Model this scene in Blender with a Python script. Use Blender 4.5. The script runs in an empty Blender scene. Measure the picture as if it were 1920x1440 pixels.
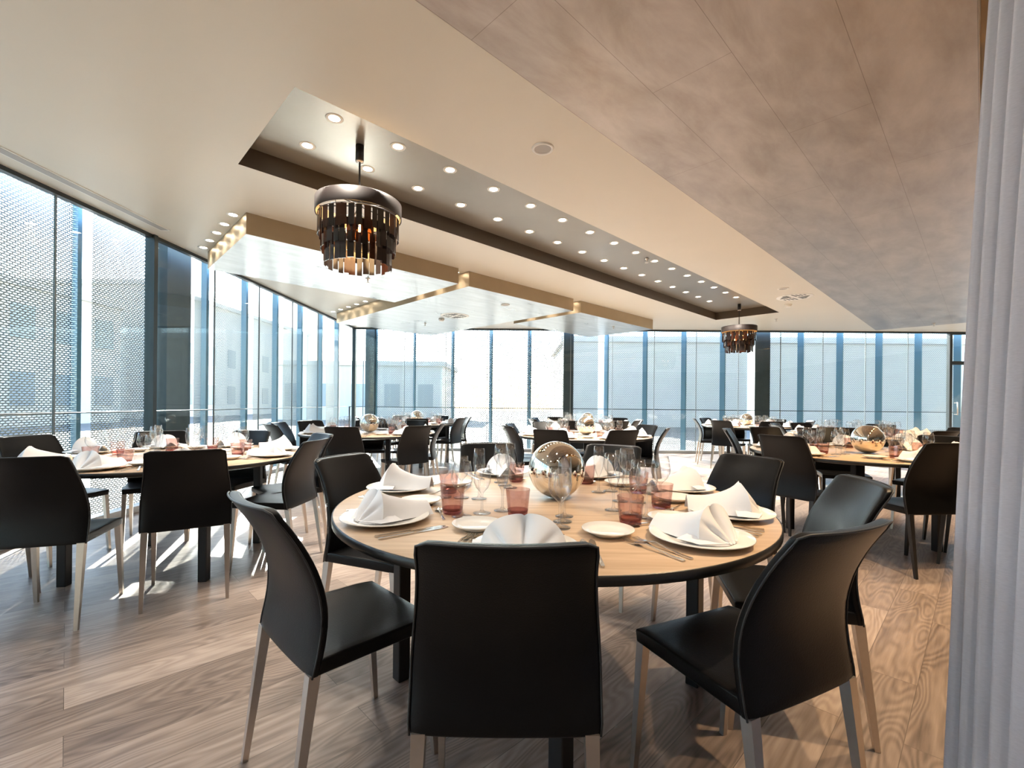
import bpy, bmesh, math, random
from mathutils import Vector, Matrix
random.seed(7)
PI = math.pi
S2 = math.sqrt(2)
C = bpy.context.scene.collection
sc = bpy.context.scene

# ------------------------------------------------------------------ helpers
def new_mat(name):
    m = bpy.data.materials.new(name); m.use_nodes = True
    nt = m.node_tree; nt.nodes.clear()
    out = nt.nodes.new('ShaderNodeOutputMaterial')
    return m, nt, out

def nd(nt, t, **kw):
    n = nt.nodes.new(t)
    for k, v in kw.items():
        if k.startswith('i_'):
            n.inputs[k[2:].replace('_', ' ')].default_value = v
        else:
            setattr(n, k, v)
    return n

def lk(nt, a, b): nt.links.new(a, b)

def principled(name, col, rough=.5, metal=0., noise=None, bump=None, **kw):
    m, nt, out = new_mat(name)
    p = nt.nodes.new('ShaderNodeBsdfPrincipled')
    p.inputs['Base Color'].default_value = (*col, 1)
    p.inputs['Roughness'].default_value = rough
    p.inputs['Metallic'].default_value = metal
    for k, v in kw.items():
        p.inputs[k.replace('_', ' ')].default_value = v
    tc = nt.nodes.new('ShaderNodeTexCoord')
    if noise:
        sc_, amt = noise
        n = nd(nt, 'ShaderNodeTexNoise'); n.inputs['Scale'].default_value = sc_; n.inputs['Detail'].default_value = 5
        lk(nt, tc.outputs['Object'], n.inputs['Vector'])
        mx = nd(nt, 'ShaderNodeMix', data_type='RGBA', blend_type='MIX')
        mx.inputs[6].default_value = (*[c * (1 - amt) for c in col], 1)
        mx.inputs[7].default_value = (*[min(1, c * (1 + amt)) for c in col], 1)
        lk(nt, n.outputs['Fac'], mx.inputs[0]); lk(nt, mx.outputs[2], p.inputs['Base Color'])
    if bump:
        bs, st = bump
        n2 = nd(nt, 'ShaderNodeTexNoise'); n2.inputs['Scale'].default_value = bs; n2.inputs['Detail'].default_value = 3
        lk(nt, tc.outputs['Object'], n2.inputs['Vector'])
        b = nd(nt, 'ShaderNodeBump'); b.inputs['Strength'].default_value = st; b.inputs['Distance'].default_value = .01
        lk(nt, n2.outputs['Fac'], b.inputs['Height']); lk(nt, b.outputs['Normal'], p.inputs['Normal'])
    lk(nt, p.outputs[0], out.inputs[0])
    return m

def emis(name, col, st):
    m, nt, out = new_mat(name)
    e = nd(nt, 'ShaderNodeEmission'); e.inputs[0].default_value = (*col, 1); e.inputs[1].default_value = st
    lk(nt, e.outputs[0], out.inputs[0]); return m

class MB:
    """collects vertices and faces of ONE mesh"""
    def __init__(s): s.v = []; s.f = []; s.sm = []; s.uv = {}
    def add(s, vs, fs, smooth=False):
        o = len(s.v); s.v += [tuple(v) for v in vs]
        for f in fs: s.f.append([i + o for i in f]); s.sm.append(smooth)
        return s
    def box(s, x0, y0, z0, x1, y1, z1, M=None):
        vs = [Vector((x, y, z)) for x in (x0, x1) for y in (y0, y1) for z in (z0, z1)]
        if M is not None: vs = [M @ v for v in vs]
        return s.add(vs, [(0, 1, 3, 2), (4, 6, 7, 5), (0, 4, 5, 1), (2, 3, 7, 6), (0, 2, 6, 4), (1, 5, 7, 3)])
    def lathe(s, prof, n=24, cap=True, M=None, smooth=True, a0=0):
        vs = []
        for r, z in prof:
            for k in range(n):
                a = a0 + 2 * PI * k / n; vs.append(Vector((r * math.cos(a), r * math.sin(a), z)))
        if M is not None: vs = [M @ v for v in vs]
        fs = []
        for i in range(len(prof) - 1):
            for k in range(n):
                k2 = (k + 1) % n; fs.append((i * n + k, i * n + k2, (i + 1) * n + k2, (i + 1) * n + k))
        if cap:
            if prof[0][0] > 1e-6: fs.append(tuple(range(n - 1, -1, -1)))
            if prof[-1][0] > 1e-6: fs.append(tuple((len(prof) - 1) * n + k for k in range(n)))
        return s.add(vs, fs, smooth)
    def tube(s, pts, r, n=6, smooth=True, cap=True):
        vs = []; pts = [Vector(p) for p in pts]
        up = Vector((0, 0, 1))
        for i, p in enumerate(pts):
            d = (pts[min(i + 1, len(pts) - 1)] - pts[max(i - 1, 0)]).normalized()
            a = d.cross(up)
            if a.length < 1e-3: a = d.cross(Vector((1, 0, 0)))
            a.normalize(); b = d.cross(a)
            rr = r[i] if isinstance(r, (list, tuple)) else r
            for k in range(n):
                t = 2 * PI * k / n; vs.append(p + a * rr * math.cos(t) + b * rr * math.sin(t))
        fs = []
        for i in range(len(pts) - 1):
            for k in range(n):
                k2 = (k + 1) % n; fs.append((i * n + k, i * n + k2, (i + 1) * n + k2, (i + 1) * n + k))
        if cap: fs += [tuple(range(n - 1, -1, -1)), tuple((len(pts) - 1) * n + k for k in range(n))]
        return s.add(vs, fs, smooth)
    def leg(s, p0, p1, a, b):
        """tapered square bar from p0 (half-size a) to p1 (half-size b)"""
        vs = []
        for p, h in ((p0, a), (p1, b)):
            for dx, dy in ((-h, -h), (h, -h), (h, h), (-h, h)): vs.append((p[0] + dx, p[1] + dy, p[2]))
        return s.add(vs, [(3, 2, 1, 0), (4, 5, 6, 7)] + [(k, (k + 1) % 4, 4 + (k + 1) % 4, 4 + k) for k in range(4)])
    def grid(s, fn, nu, nv, smooth=True, flip=False):
        vs = [fn(i / nu, j / nv) for j in range(nv + 1) for i in range(nu + 1)]
        fs = []
        for j in range(nv):
            for i in range(nu):
                q = (j * (nu + 1) + i, j * (nu + 1) + i + 1, (j + 1) * (nu + 1) + i + 1, (j + 1) * (nu + 1) + i)
                fs.append(q[::-1] if flip else q)
        return s.add(vs, fs, smooth)
    def mesh(s, name, mat):
        me = bpy.data.meshes.new(name); me.from_pydata([tuple(v) for v in s.v], [], s.f)
        me.polygons.foreach_set('use_smooth', s.sm)
        if mat: me.materials.append(mat)
        me.update(); return me
    def build(s, name, mat, parent=None, loc=None, fixn=True):
        me = s.mesh(name, mat)
        if fixn:
            bm = bmesh.new(); bm.from_mesh(me); bmesh.ops.recalc_face_normals(bm, faces=bm.faces); bm.to_mesh(me); bm.free()
        o = bpy.data.objects.new(name, me); C.objects.link(o)
        if parent: o.parent = parent
        if loc: o.location = loc
        return o

def tag(o, label=None, cat=None, group=None, kind=None):
    if label: o['label'] = label
    if cat: o['category'] = cat
    if group: o['group'] = group
    if kind: o['kind'] = kind
    return o

def empty(name, loc=(0, 0, 0), rz=0, label=None, cat=None, group=None):
    o = bpy.data.objects.new(name, None); C.objects.link(o); o.location = loc; o.rotation_euler = (0, 0, rz)
    o.empty_display_size = .1
    return tag(o, label, cat, group)

def kids(o): return [x for x in bpy.data.objects if x.parent == o]
KID = {}
def copy_tree(o, parent=None):
    c = o.copy(); C.objects.link(c); c.parent = parent
    if o.name not in KID: KID[o.name] = kids(o)
    for ch in KID[o.name]: copy_tree(ch, c)
    return c

def bevel(o, w=.004, seg=2):
    m = o.modifiers.new('bevel', 'BEVEL'); m.width = w; m.segments = seg; m.limit_method = 'ANGLE'; m.angle_limit = .6
    return o

def rot(a): return Matrix.Rotation(a, 4, 'Z')
def st(s_, t_): return ((s_ - t_) / 2, (s_ + t_) / 2)      # ceiling axes, turned 45 degrees to the walls
ORD = 'first second third fourth fifth sixth seventh eighth ninth tenth eleventh twelfth thirteenth fourteenth fifteenth sixteenth seventeenth eighteenth nineteenth twentieth'.split()

# ------------------------------------------------------------------ room sizes
XL, YB, XR, YF, ZC = -3.90, 10.80, 12.6, -3.4, 2.88

# ------------------------------------------------------------------ materials
def wood_floor():
    m, nt, out = new_mat('floor_wood')
    p = nt.nodes.new('ShaderNodeBsdfPrincipled')
    tc = nt.nodes.new('ShaderNodeTexCoord')
    mp = nd(nt, 'ShaderNodeMapping'); mp.inputs['Rotation'].default_value = (0, 0, -PI / 4)
    lk(nt, tc.outputs['Object'], mp.inputs['Vector'])
    br = nd(nt, 'ShaderNodeTexBrick', offset=.37, offset_frequency=2)
    for k, v in (('Scale', 1.), ('Brick Width', 1.25), ('Row Height', .18), ('Mortar Size', .0012), ('Mortar Smooth', .3), ('Bias', 0.)): br.inputs[k].default_value = v
    br.inputs['Color1'].default_value = (0, 0, 0, 1); br.inputs['Color2'].default_value = (1, 1, 1, 1); br.inputs['Mortar'].default_value = (.5, .5, .5, 1)
    lk(nt, mp.outputs[0], br.inputs['Vector'])
    # per plank offset of the grain
    sep = nd(nt, 'ShaderNodeVectorMath', operation='SCALE'); sep.inputs['Scale'].default_value = 17.
    lk(nt, br.outputs['Color'], sep.inputs[0])
    ad = nd(nt, 'ShaderNodeVectorMath', operation='ADD'); lk(nt, mp.outputs[0], ad.inputs[0]); lk(nt, sep.outputs[0], ad.inputs[1])
    sc1 = nd(nt, 'ShaderNodeMapping'); sc1.inputs['Scale'].default_value = (1.6, 34, 1); lk(nt, ad.outputs[0], sc1.inputs['Vector'])
    n1 = nd(nt, 'ShaderNodeTexNoise'); n1.inputs['Scale'].default_value = 1.; n1.inputs['Detail'].default_value = 7; n1.inputs['Roughness'].default_value = .65
    lk(nt, sc1.outputs[0], n1.inputs['Vector'])
    # long cathedral figure: contour lines of a stretched noise
    sc2 = nd(nt, 'ShaderNodeMapping'); sc2.inputs['Scale'].default_value = (1.1, 5.5, 1); lk(nt, ad.outputs[0], sc2.inputs['Vector'])
    n2 = nd(nt, 'ShaderNodeTexNoise'); n2.inputs['Scale'].default_value = 1.; n2.inputs['Detail'].default_value = 1.5
    lk(nt, sc2.outputs[0], n2.inputs['Vector'])
    ml = nd(nt, 'ShaderNodeMath', operation='MULTIPLY'); ml.inputs[1].default_value = 150.; lk(nt, n2.outputs['Fac'], ml.inputs[0])
    sn = nd(nt, 'ShaderNodeMath', operation='SINE'); lk(nt, ml.outputs[0], sn.inputs[0])
    mr = nd(nt, 'ShaderNodeMapRange'); mr.inputs[1].default_value = -1; mr.inputs[2].default_value = 1; mr.inputs[3].default_value = .38; mr.inputs[4].default_value = .62
    lk(nt, sn.outputs[0], mr.inputs[0])
    mx = nd(nt, 'ShaderNodeMix', data_type='FLOAT'); mx.inputs[0].default_value = .5
    lk(nt, n1.outputs['Fac'], mx.inputs[2]); lk(nt, mr.outputs[0], mx.inputs[3])
    sb = nd(nt, 'ShaderNodeSeparateColor'); lk(nt, br.outputs['Color'], sb.inputs[0])
    m2 = nd(nt, 'ShaderNodeMix', data_type='FLOAT'); m2.inputs[0].default_value = .2
    lk(nt, mx.outputs[0], m2.inputs[2]); lk(nt, sb.outputs[0], m2.inputs[3])
    cr = nd(nt, 'ShaderNodeValToRGB')
    e = cr.color_ramp.elements
    e[0].position = .30; e[0].color = (.105, .078, .064, 1)
    e[1].position = .70; e[1].color = (.46, .375, .32, 1)
    el = cr.color_ramp.elements.new(.5); el.color = (.285, .22, .183, 1)
    lk(nt, m2.outputs[0], cr.inputs[0])
    dk = nd(nt, 'ShaderNodeMix', data_type='RGBA', blend_type='MULTIPLY'); dk.inputs[7].default_value = (.35, .33, .32, 1)
    lk(nt, br.outputs['Fac'], dk.inputs[0]); lk(nt, cr.outputs[0], dk.inputs[6])
    lk(nt, dk.outputs[2], p.inputs['Base Color'])
    p.inputs['Roughness'].default_value = .36
    bp = nd(nt, 'ShaderNodeBump'); bp.inputs['Strength'].default_value = .12; bp.inputs['Distance'].default_value = .004
    lk(nt, m2.outputs[0], bp.inputs['Height']); lk(nt, bp.outputs[0], p.inputs['Normal'])
    lk(nt, p.outputs[0], out.inputs[0]); return m

def oak_top():
    m, nt, out = new_mat('table_oak')
    p = nt.nodes.new('ShaderNodeBsdfPrincipled'); tc = nt.nodes.new('ShaderNodeTexCoord')
    mp = nd(nt, 'ShaderNodeMapping'); mp.inputs['Scale'].default_value = (2.2, 38, 1); lk(nt, tc.outputs['Object'], mp.inputs['Vector'])
    n1 = nd(nt, 'ShaderNodeTexNoise'); n1.inputs['Scale'].default_value = 1.; n1.inputs['Detail'].default_value = 6; n1.inputs['Roughness'].default_value = .6
    lk(nt, mp.outputs[0], n1.inputs['Vector'])
    cr = nd(nt, 'ShaderNodeValToRGB'); e = cr.color_ramp.elements
    e[0].position = .3; e[0].color = (.50, .345, .22, 1); e[1].position = .72; e[1].color = (.70, .53, .375, 1)
    lk(nt, n1.outputs['Fac'], cr.inputs[0]); lk(nt, cr.outputs[0], p.inputs['Base Color'])
    p.inputs['Roughness'].default_value = .36
    lk(nt, p.outputs[0], out.inputs[0]); return m

def brushed(name, c0, c1, rough, metal, scale=(1.5, 6, 1), nscale=1.6, bmp=.04, seams=None):
    """patchy hand-polished metal leaf"""
    m, nt, out = new_mat(name)
    p = nt.nodes.new('ShaderNodeBsdfPrincipled'); tc = nt.nodes.new('ShaderNodeTexCoord')
    mp = nd(nt, 'ShaderNodeMapping'); mp.inputs['Scale'].default_value = scale; lk(nt, tc.outputs['Object'], mp.inputs['Vector'])
    n1 = nd(nt, 'ShaderNodeTexNoise'); n1.inputs['Scale'].default_value = nscale; n1.inputs['Detail'].default_value = 8; n1.inputs['Roughness'].default_value = .62; n1.inputs['Distortion'].default_value = .3
    lk(nt, mp.outputs[0], n1.inputs['Vector'])
    cr = nd(nt, 'ShaderNodeValToRGB'); e = cr.color_ramp.elements
    e[0].position = .33; e[0].color = (*c0, 1); e[1].position = .68; e[1].color = (*c1, 1)
    lk(nt, n1.outputs['Fac'], cr.inputs[0]); lk(nt, cr.outputs[0], p.inputs['Base Color'])
    if seams:
        br = nd(nt, 'ShaderNodeTexBrick', offset=.5)
        for k, v in (('Scale', 1.), ('Brick Width', seams[0]), ('Row Height', seams[1]), ('Mortar Size', .0016), ('Mortar Smooth', .2)): br.inputs[k].default_value = v
        lk(nt, tc.outputs['Object'], br.inputs['Vector'])
        sm = nd(nt, 'ShaderNodeMix', data_type='RGBA', blend_type='MULTIPLY'); sm.inputs[7].default_value = (.6, .58, .56, 1)
        lk(nt, br.outputs['Fac'], sm.inputs[0]); lk(nt, cr.outputs[0], sm.inputs[6]); lk(nt, sm.outputs[2], p.inputs['Base Color'])
    mr = nd(nt, 'ShaderNodeMapRange'); mr.inputs[1].default_value = .3; mr.inputs[2].default_value = .7; mr.inputs[3].default_value = rough - .07; mr.inputs[4].default_value = rough + .07
    lk(nt, n1.outputs['Fac'], mr.inputs[0]); lk(nt, mr.outputs[0], p.inputs['Roughness'])
    p.inputs['Metallic'].default_value = metal
    bp = nd(nt, 'ShaderNodeBump'); bp.inputs['Strength'].default_value = bmp; bp.inputs['Distance'].default_value = .02
    lk(nt, n1.outputs['Fac'], bp.inputs['Height']); lk(nt, bp.outputs[0], p.inputs['Normal'])
    lk(nt, p.outputs[0], out.inputs[0]); return m

def clear_glass(name, tint=(1, 1, 1), edge=(.75, .78, .8), refl=.9, facing=.5, rough=.02):
    """thin glass: see-through with mirror-like reflection towards grazing angles"""
    m, nt, out = new_mat(name)
    lw = nd(nt, 'ShaderNodeLayerWeight'); lw.inputs['Blend'].default_value = .5
    def pw(e):
        n = nd(nt, 'ShaderNodeMath', operation='POWER'); n.inputs[1].default_value = e; lk(nt, lw.outputs['Facing'], n.inputs[0]); return n.outputs[0]
    cm = nd(nt, 'ShaderNodeMix', data_type='RGBA'); cm.inputs[6].default_value = (*tint, 1); cm.inputs[7].default_value = (*edge, 1)
    lk(nt, pw(2.5), cm.inputs[0])
    t = nd(nt, 'ShaderNodeBsdfTransparent'); lk(nt, cm.outputs[2], t.inputs[0])
    g = nd(nt, 'ShaderNodeBsdfGlossy'); g.inputs['Roughness'].default_value = rough
    mu = nd(nt, 'ShaderNodeMath', operation='MULTIPLY_ADD', use_clamp=True); lk(nt, pw(4.), mu.inputs[0]); mu.inputs[1].default_value = facing; mu.inputs[2].default_value = .045 * refl
    mx = nd(nt, 'ShaderNodeMixShader'); lk(nt, mu.outputs[0], mx.inputs[0]); lk(nt, t.outputs[0], mx.inputs[1]); lk(nt, g.outputs[0], mx.inputs[2])
    lk(nt, mx.outputs[0], out.inputs[0]); return m

def mesh_screen_mat():
    """expanded metal: staggered rows of lens-shaped openings"""
    m, nt, out = new_mat('expanded_metal')
    uv = nd(nt, 'ShaderNodeUVMap'); sx = nd(nt, 'ShaderNodeSeparateXYZ'); lk(nt, uv.outputs[0], sx.inputs[0])
    def M(op, a, b=None, c=None):
        n = nd(nt, 'ShaderNodeMath', operation=op)
        for i, x in enumerate((a, b, c)):
            if x is None: continue
            if isinstance(x, (int, float)): n.inputs[i].default_value = x
            else: lk(nt, x, n.inputs[i])
        return n.outputs[0]
    row = M('DIVIDE', sx.outputs[1], .0215)
    fl = M('FLOOR', row); par = M('MULTIPLY', M('MODULO', fl, 2.), .5)
    col = M('ADD', M('DIVIDE', sx.outputs[0], .064), par)
    fx = M('SUBTRACT', M('FRACT', col), .5); fy = M('SUBTRACT', M('FRACT', row), .5)
    d = M('ADD', M('POWER', M('DIVIDE', fx, .41), 2.), M('POWER', M('DIVIDE', fy, .29), 2.))
    hole = M('LESS_THAN', d, 1.0)
    p = nd(nt, 'ShaderNodeBsdfPrincipled'); p.inputs['Base Color'].default_value = (.33, .355, .36, 1); p.inputs['Roughness'].default_value = .45; p.inputs['Metallic'].default_value = 0.
    t = nd(nt, 'ShaderNodeBsdfTransparent')
    # the slanted strands scatter part of the sun inwards
    tl = nd(nt, 'ShaderNodeBsdfTranslucent'); tl.inputs[0].default_value = (.66, .72, .75, 1)
    ps = nd(nt, 'ShaderNodeMixShader'); ps.inputs[0].default_value = .05; lk(nt, p.outputs[0], ps.inputs[1]); lk(nt, tl.outputs[0], ps.inputs[2])
    mx = nd(nt, 'ShaderNodeMixShader'); lk(nt, hole, mx.inputs[0]); lk(nt, ps.outputs[0], mx.inputs[1]); lk(nt, t.outputs[0], mx.inputs[2])
    lk(nt, mx.outputs[0], out.inputs[0]); return m

def curtain_mat():
    m, nt, out = new_mat('curtain_cloth')
    tc = nd(nt, 'ShaderNodeTexCoord'); mp = nd(nt, 'ShaderNodeMapping'); mp.inputs['Scale'].default_value = (60, 60, 420); lk(nt, tc.outputs['Object'], mp.inputs['Vector'])
    n = nd(nt, 'ShaderNodeTexNoise'); n.inputs['Scale'].default_value = 2.; n.inputs['Detail'].default_value = 4; lk(nt, mp.outputs[0], n.inputs['Vector'])
    mx = nd(nt, 'ShaderNodeMix', data_type='RGBA'); mx.inputs[6].default_value = (.56, .515, .55, 1); mx.inputs[7].default_value = (.74, .69, .73, 1); lk(nt, n.outputs['Fac'], mx.inputs[0])
    d = nd(nt, 'ShaderNodeBsdfDiffuse'); tr = nd(nt, 'ShaderNodeBsdfTranslucent')
    lk(nt, mx.outputs[2], d.inputs[0]); lk(nt, mx.outputs[2], tr.inputs[0])
    b = nd(nt, 'ShaderNodeBump'); b.inputs['Strength'].default_value = .25; b.inputs['Distance'].default_value = .002; lk(nt, n.outputs['Fac'], b.inputs['Height']); lk(nt, b.outputs[0], d.inputs['Normal'])
    ms = nd(nt, 'ShaderNodeMixShader'); ms.inputs[0].default_value = .25; lk(nt, d.outputs[0], ms.inputs[1]); lk(nt, tr.outputs[0], ms.inputs[2])
    lk(nt, ms.outputs[0], out.inputs[0]); return m

M_floor = wood_floor(); M_oak = oak_top()
M_ceil = principled('ceiling_plaster', (.70, .645, .555), .42, noise=(1.1, .05))
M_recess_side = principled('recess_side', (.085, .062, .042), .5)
M_recess_top = brushed('recess_top', (.24, .21, .175), (.31, .28, .24), .36, .4, (1, 1, 1), 1., .0)
M_panel = brushed('panel_silver', (.36, .375, .38), (.60, .615, .625), .33, .7, (1.0, 5, 1), 1.7, .03)
M_panel_side = principled('panel_edge', (.40, .315, .21), .42, .5, noise=(3., .12))
M_taupe = brushed('panel_taupe', (.30, .255, .225), (.47, .425, .395), .40, .6, (1.0, 2.6, 1), 1.6, .012, (1.9, .42))
M_slot = principled('slot_gold', (.28, .17, .06), .4, .5, noise=(4., .3))
M_gold = principled('gold_trim', (.75, .52, .22), .3, .9)
M_leather = principled('black_leather', (.0045, .0045, .005), .34, bump=(260, .08), Specular_IOR_Level=.20)
M_piping = principled('leather_piping', (.02, .02, .021), .42)
M_steel = principled('brushed_steel', (.60, .55, .50), .32, 1., noise=(60, .06))
M_legblack = principled('black_leg', (.012, .012, .013), .4)
M_blackmetal = principled('black_metal', (.014, .014, .016), .38, .3)
M_edge = principled('table_edge_band', (.012, .011, .010), .35)
M_china = principled('white_china', (.86, .84, .80), .12, Specular_IOR_Level=.6)
M_linen = principled('white_linen', (.86, .85, .86), .85, bump=(700, .1))
M_cutlery = principled('cutlery_steel', (.72, .70, .67), .16, 1.)
M_globe = principled('champagne_mirror', (.84, .785, .69), .035, 1.)
M_glass = clear_glass('drinking_glass', (.99, .992, .995), (.42, .46, .49), 2.2, .8)
M_pink = clear_glass('pink_glass', (.915, .82, .805), (.70, .55, .54), 1.3, .55)
M_pinkbase = clear_glass('pink_glass_thick', (.72, .50, .50), (.42, .24, .25), 1., .5)
M_pane = clear_glass('window_pane', (.93, .965, .96), (.9, .95, .94), .9, .45, 0.0)
M_screen = mesh_screen_mat()
M_fin = principled('blue_fin', (.15, .29, .38), .32, .15)
M_frame = principled('window_frame', (.045, .055, .06), .4, .4)
M_sill = principled('window_sill', (.62, .65, .67), .4, .3)
M_joint = principled('glass_joint', (.25, .28, .29), .4)
M_pillar = principled('slate_pillar', (.055, .075, .085), .55, noise=(9, .25))
M_curtain = curtain_mat()
M_white = principled('white_trim', (.82, .80, .76), .4)
M_grey = principled('grey_grille', (.42, .40, .38), .5)
M_darkmetal = principled('dark_bronze', (.030, .021, .020), .55, .2)
M_gold_in = principled('shade_lining', (.70, .50, .25), .4, .5)
M_lens = emis('lamp_lens', (1., .88, .70), 9.)
M_flame = emis('lamp_filament', (1., .60, .20), 16.)
M_wall = principled('wall_plaster', (.17, .145, .12), .6)
M_ground = principled('pale_paving', (.14, .14, .14), .7, noise=(2, .1))
M_fac = principled('facade', (.66, .62, .57), .7, noise=(1.5, .1))
M_facw = principled('facade_window', (.28, .31, .33), .3)

def smoked(name, c, a):
    m, nt, out = new_mat(name)
    p = nd(nt, 'ShaderNodeBsdfPrincipled'); p.inputs['Base Color'].default_value = (*c, 1); p.inputs['Roughness'].default_value = .15
    t = nd(nt, 'ShaderNodeBsdfTransparent'); t.inputs[0].default_value = (.42, .25, .16, 1)
    mx = nd(nt, 'ShaderNodeMixShader'); mx.inputs[0].default_value = a
    lk(nt, p.outputs[0], mx.inputs[1]); lk(nt, t.outputs[0], mx.inputs[2]); lk(nt, mx.outputs[0], out.inputs[0]); return m
M_smoke = [smoked('smoked_strip_dark', (.014, .010, .009), .10), smoked('smoked_strip_amber', (.05, .018, .010), .30), smoked('smoked_strip_grey', (.035, .028, .027), .06)]

# ------------------------------------------------------------------ floor, ceiling, walls
fl = MB().box(XL - .12, YF, -.1, XR, YB + .12, 0).build('floor', M_floor); tag(fl, kind='structure')

tag(MB().box(XR, YF, 0, XR + .1, YB, 3.3).build('wall_right', M_wall), kind='structure')
def cut_ceiling():
    bm = bmesh.new()
    vs = [bm.verts.new(p) for p in ((XL - .05, YF, ZC), (XR, YF, ZC), (XR, YB + .05, ZC), (XL - .05, YB + .05, ZC))]
    bm.faces.new(vs)
    lines = [('t', 3.78), ('t', 5.43), ('s', 1.265), ('s', 13.51), ('t', .03), ('t', -.60), ('s', -2.), ('s', 18.6)]
    for ax, v in lines:
        no = Vector((1, 1, 0)).normalized() if ax == 's' else Vector((-1, 1, 0)).normalized()
        x, y = st(v, 0) if ax == 's' else st(0, v)
        bmesh.ops.bisect_plane(bm, geom=bm.verts[:] + bm.edges[:] + bm.faces[:], plane_co=(x, y, 0), plane_no=no)
    dele = []
    for f in bm.faces:
        c = f.calc_center_median(); s_, t_ = c.x + c.y, c.y - c.x
        if (3.78 < t_ < 5.43 and 1.265 < s_ < 13.51) or (-.6 < t_ < .03 and -2 < s_ < 18.6): dele.append(f)
    bmesh.ops.delete(bm, geom=dele, context='FACES')
    for f in bm.faces:
        if f.normal.z > 0: f.normal_flip()
    me = bpy.data.meshes.new('ceiling'); bm.to_mesh(me); bm.free(); me.materials.append(M_ceil)
    o = bpy.data.objects.new('ceiling', me); C.objects.link(o); return tag(o, kind='structure')
ceiling = cut_ceiling()

def recess(s0, s1, t0, t1, z1, side, top, nm):
    q = [st(s0, t0), st(s1, t0), st(s1, t1), st(s0, t1)]
    r = empty(nm); tag(r, kind='structure')
    w = MB()
    for i in range(4):
        a, b = q[i], q[(i + 1) % 4]
        w.add([(*a, ZC), (*b, ZC), (*b, z1 + .02), (*a, z1 + .02)], [(0, 1, 2, 3)])
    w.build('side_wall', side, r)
    MB().add([(*p, z1) for p in q], [(0, 1, 2, 3)]).build('top_face', top, r)
    return r
ZR = 3.03
recess(1.265, 13.51, 3.78, 5.43, ZR, M_recess_side, M_recess_top, 'ceiling_recess')
recess(-2., 18.6, -.6, .03, 3.2, M_slot, M_slot, 'ceiling_slot')

def slab(name, s0, s1, t0, t1, z0, z1, mface, mside, label, cat):
    r = empty(name, label=label, cat=cat)
    cx, cy = st((s0 + s1) / 2, (t0 + t1) / 2); r.location = (cx, cy, z0)
    hs, ht = (s1 - s0) / 2 / S2, (t1 - t0) / 2 / S2
    r.rotation_euler = (0, 0, PI / 4)
    MB().add([(-hs, -ht, 0), (hs, -ht, 0), (hs, ht, 0), (-hs, ht, 0)], [(3, 2, 1, 0)]).build('soffit', mface, r, fixn=False)
    e = MB()
    q = [(-hs, -ht), (hs, -ht), (hs, ht), (-hs, ht)]
    for i in range(4):
        a, b = q[i], q[(i + 1) % 4]
        e.add([(*a, 0.), (*b, 0.), (*b, z1 - z0), (*a, z1 - z0)], [(0, 1, 2, 3)])
    e.build('edge_strip', mside, r, fixn=False)
    return r
slab('ceiling_panel', 1.67, 5.15, 6.74, 9.02, 2.68, ZC, M_panel, M_panel_side, 'dropped silver ceiling panel nearest the front chandelier, touching the left glass wall', 'ceiling panel')
slab('ceiling_panel', 5.40, 8.54, 6.74, 12.62, 2.68, ZC, M_panel, M_panel_side, 'largest dropped silver ceiling panel, in the middle with a round air vent', 'ceiling panel')
slab('ceiling_panel', 8.82, 12.26, 6.74, 9.03, 2.68, ZC, M_panel, M_panel_side, 'dropped silver ceiling panel farthest along, nearest the far chandelier', 'ceiling panel')
slab('ceiling_panel', -4., 18.62, .035, 2.42, ZC - .016, ZC - .001, M_taupe, M_gold, 'huge cloudy brown metallic ceiling panel running diagonally to the curtain', 'ceiling panel')

# walls out of the camera's direct view close the room
tag(MB().box(XL, YF - .1, 0, XR, YF, 3.3).build('wall_front', M_wall), kind='structure')

# ------------------------------------------------------------------ glazing
nwin = 0
def window(p0, p1, inward, n):
    """one floor-to-ceiling pane between two points of a wall line"""
    x0, y0 = p0; x1, y1 = p1
    L = math.hypot(x1 - x0, y1 - y0); a = math.atan2(y1 - y0, x1 - x0)
    r = empty('window_%d' % n, (x0, y0, 0), a); tag(r, kind='structure')
    MB().box(.006, -.006, .06, L - .006, .006, ZC - .03).build('window_glass', M_pane, r)
    MB().box(0, -.03, ZC - .035, L, .03, ZC).build('head_track', M_frame, r)
    f = MB().box(0, -.06, 0, L, .06, .06).build('sill_track', M_sill, r)
    MB().box(-.006, -.008, .06, .006, .008, ZC - .035).build('glass_joint', M_joint, r)
    return r
ys = [3.79 + 1.01 * k for k in range(-7, 7)]
ys = [YF] + [y for y in ys if YF + .3 < y < YB - .3] + [YB]
for i in range(len(ys) - 1):
    nwin += 1; window((XL, ys[i]), (XL, ys[i + 1]), 1, nwin)
xs = [XL] + [3.18 + .98 * k for k in range(-7, 7) if -3.8 < 3.18 + .98 * k < 9.6] + [9.99]
for i in range(len(xs) - 1):
    nwin += 1; window((xs[i], YB), (xs[i + 1], YB), -1, nwin)
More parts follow.
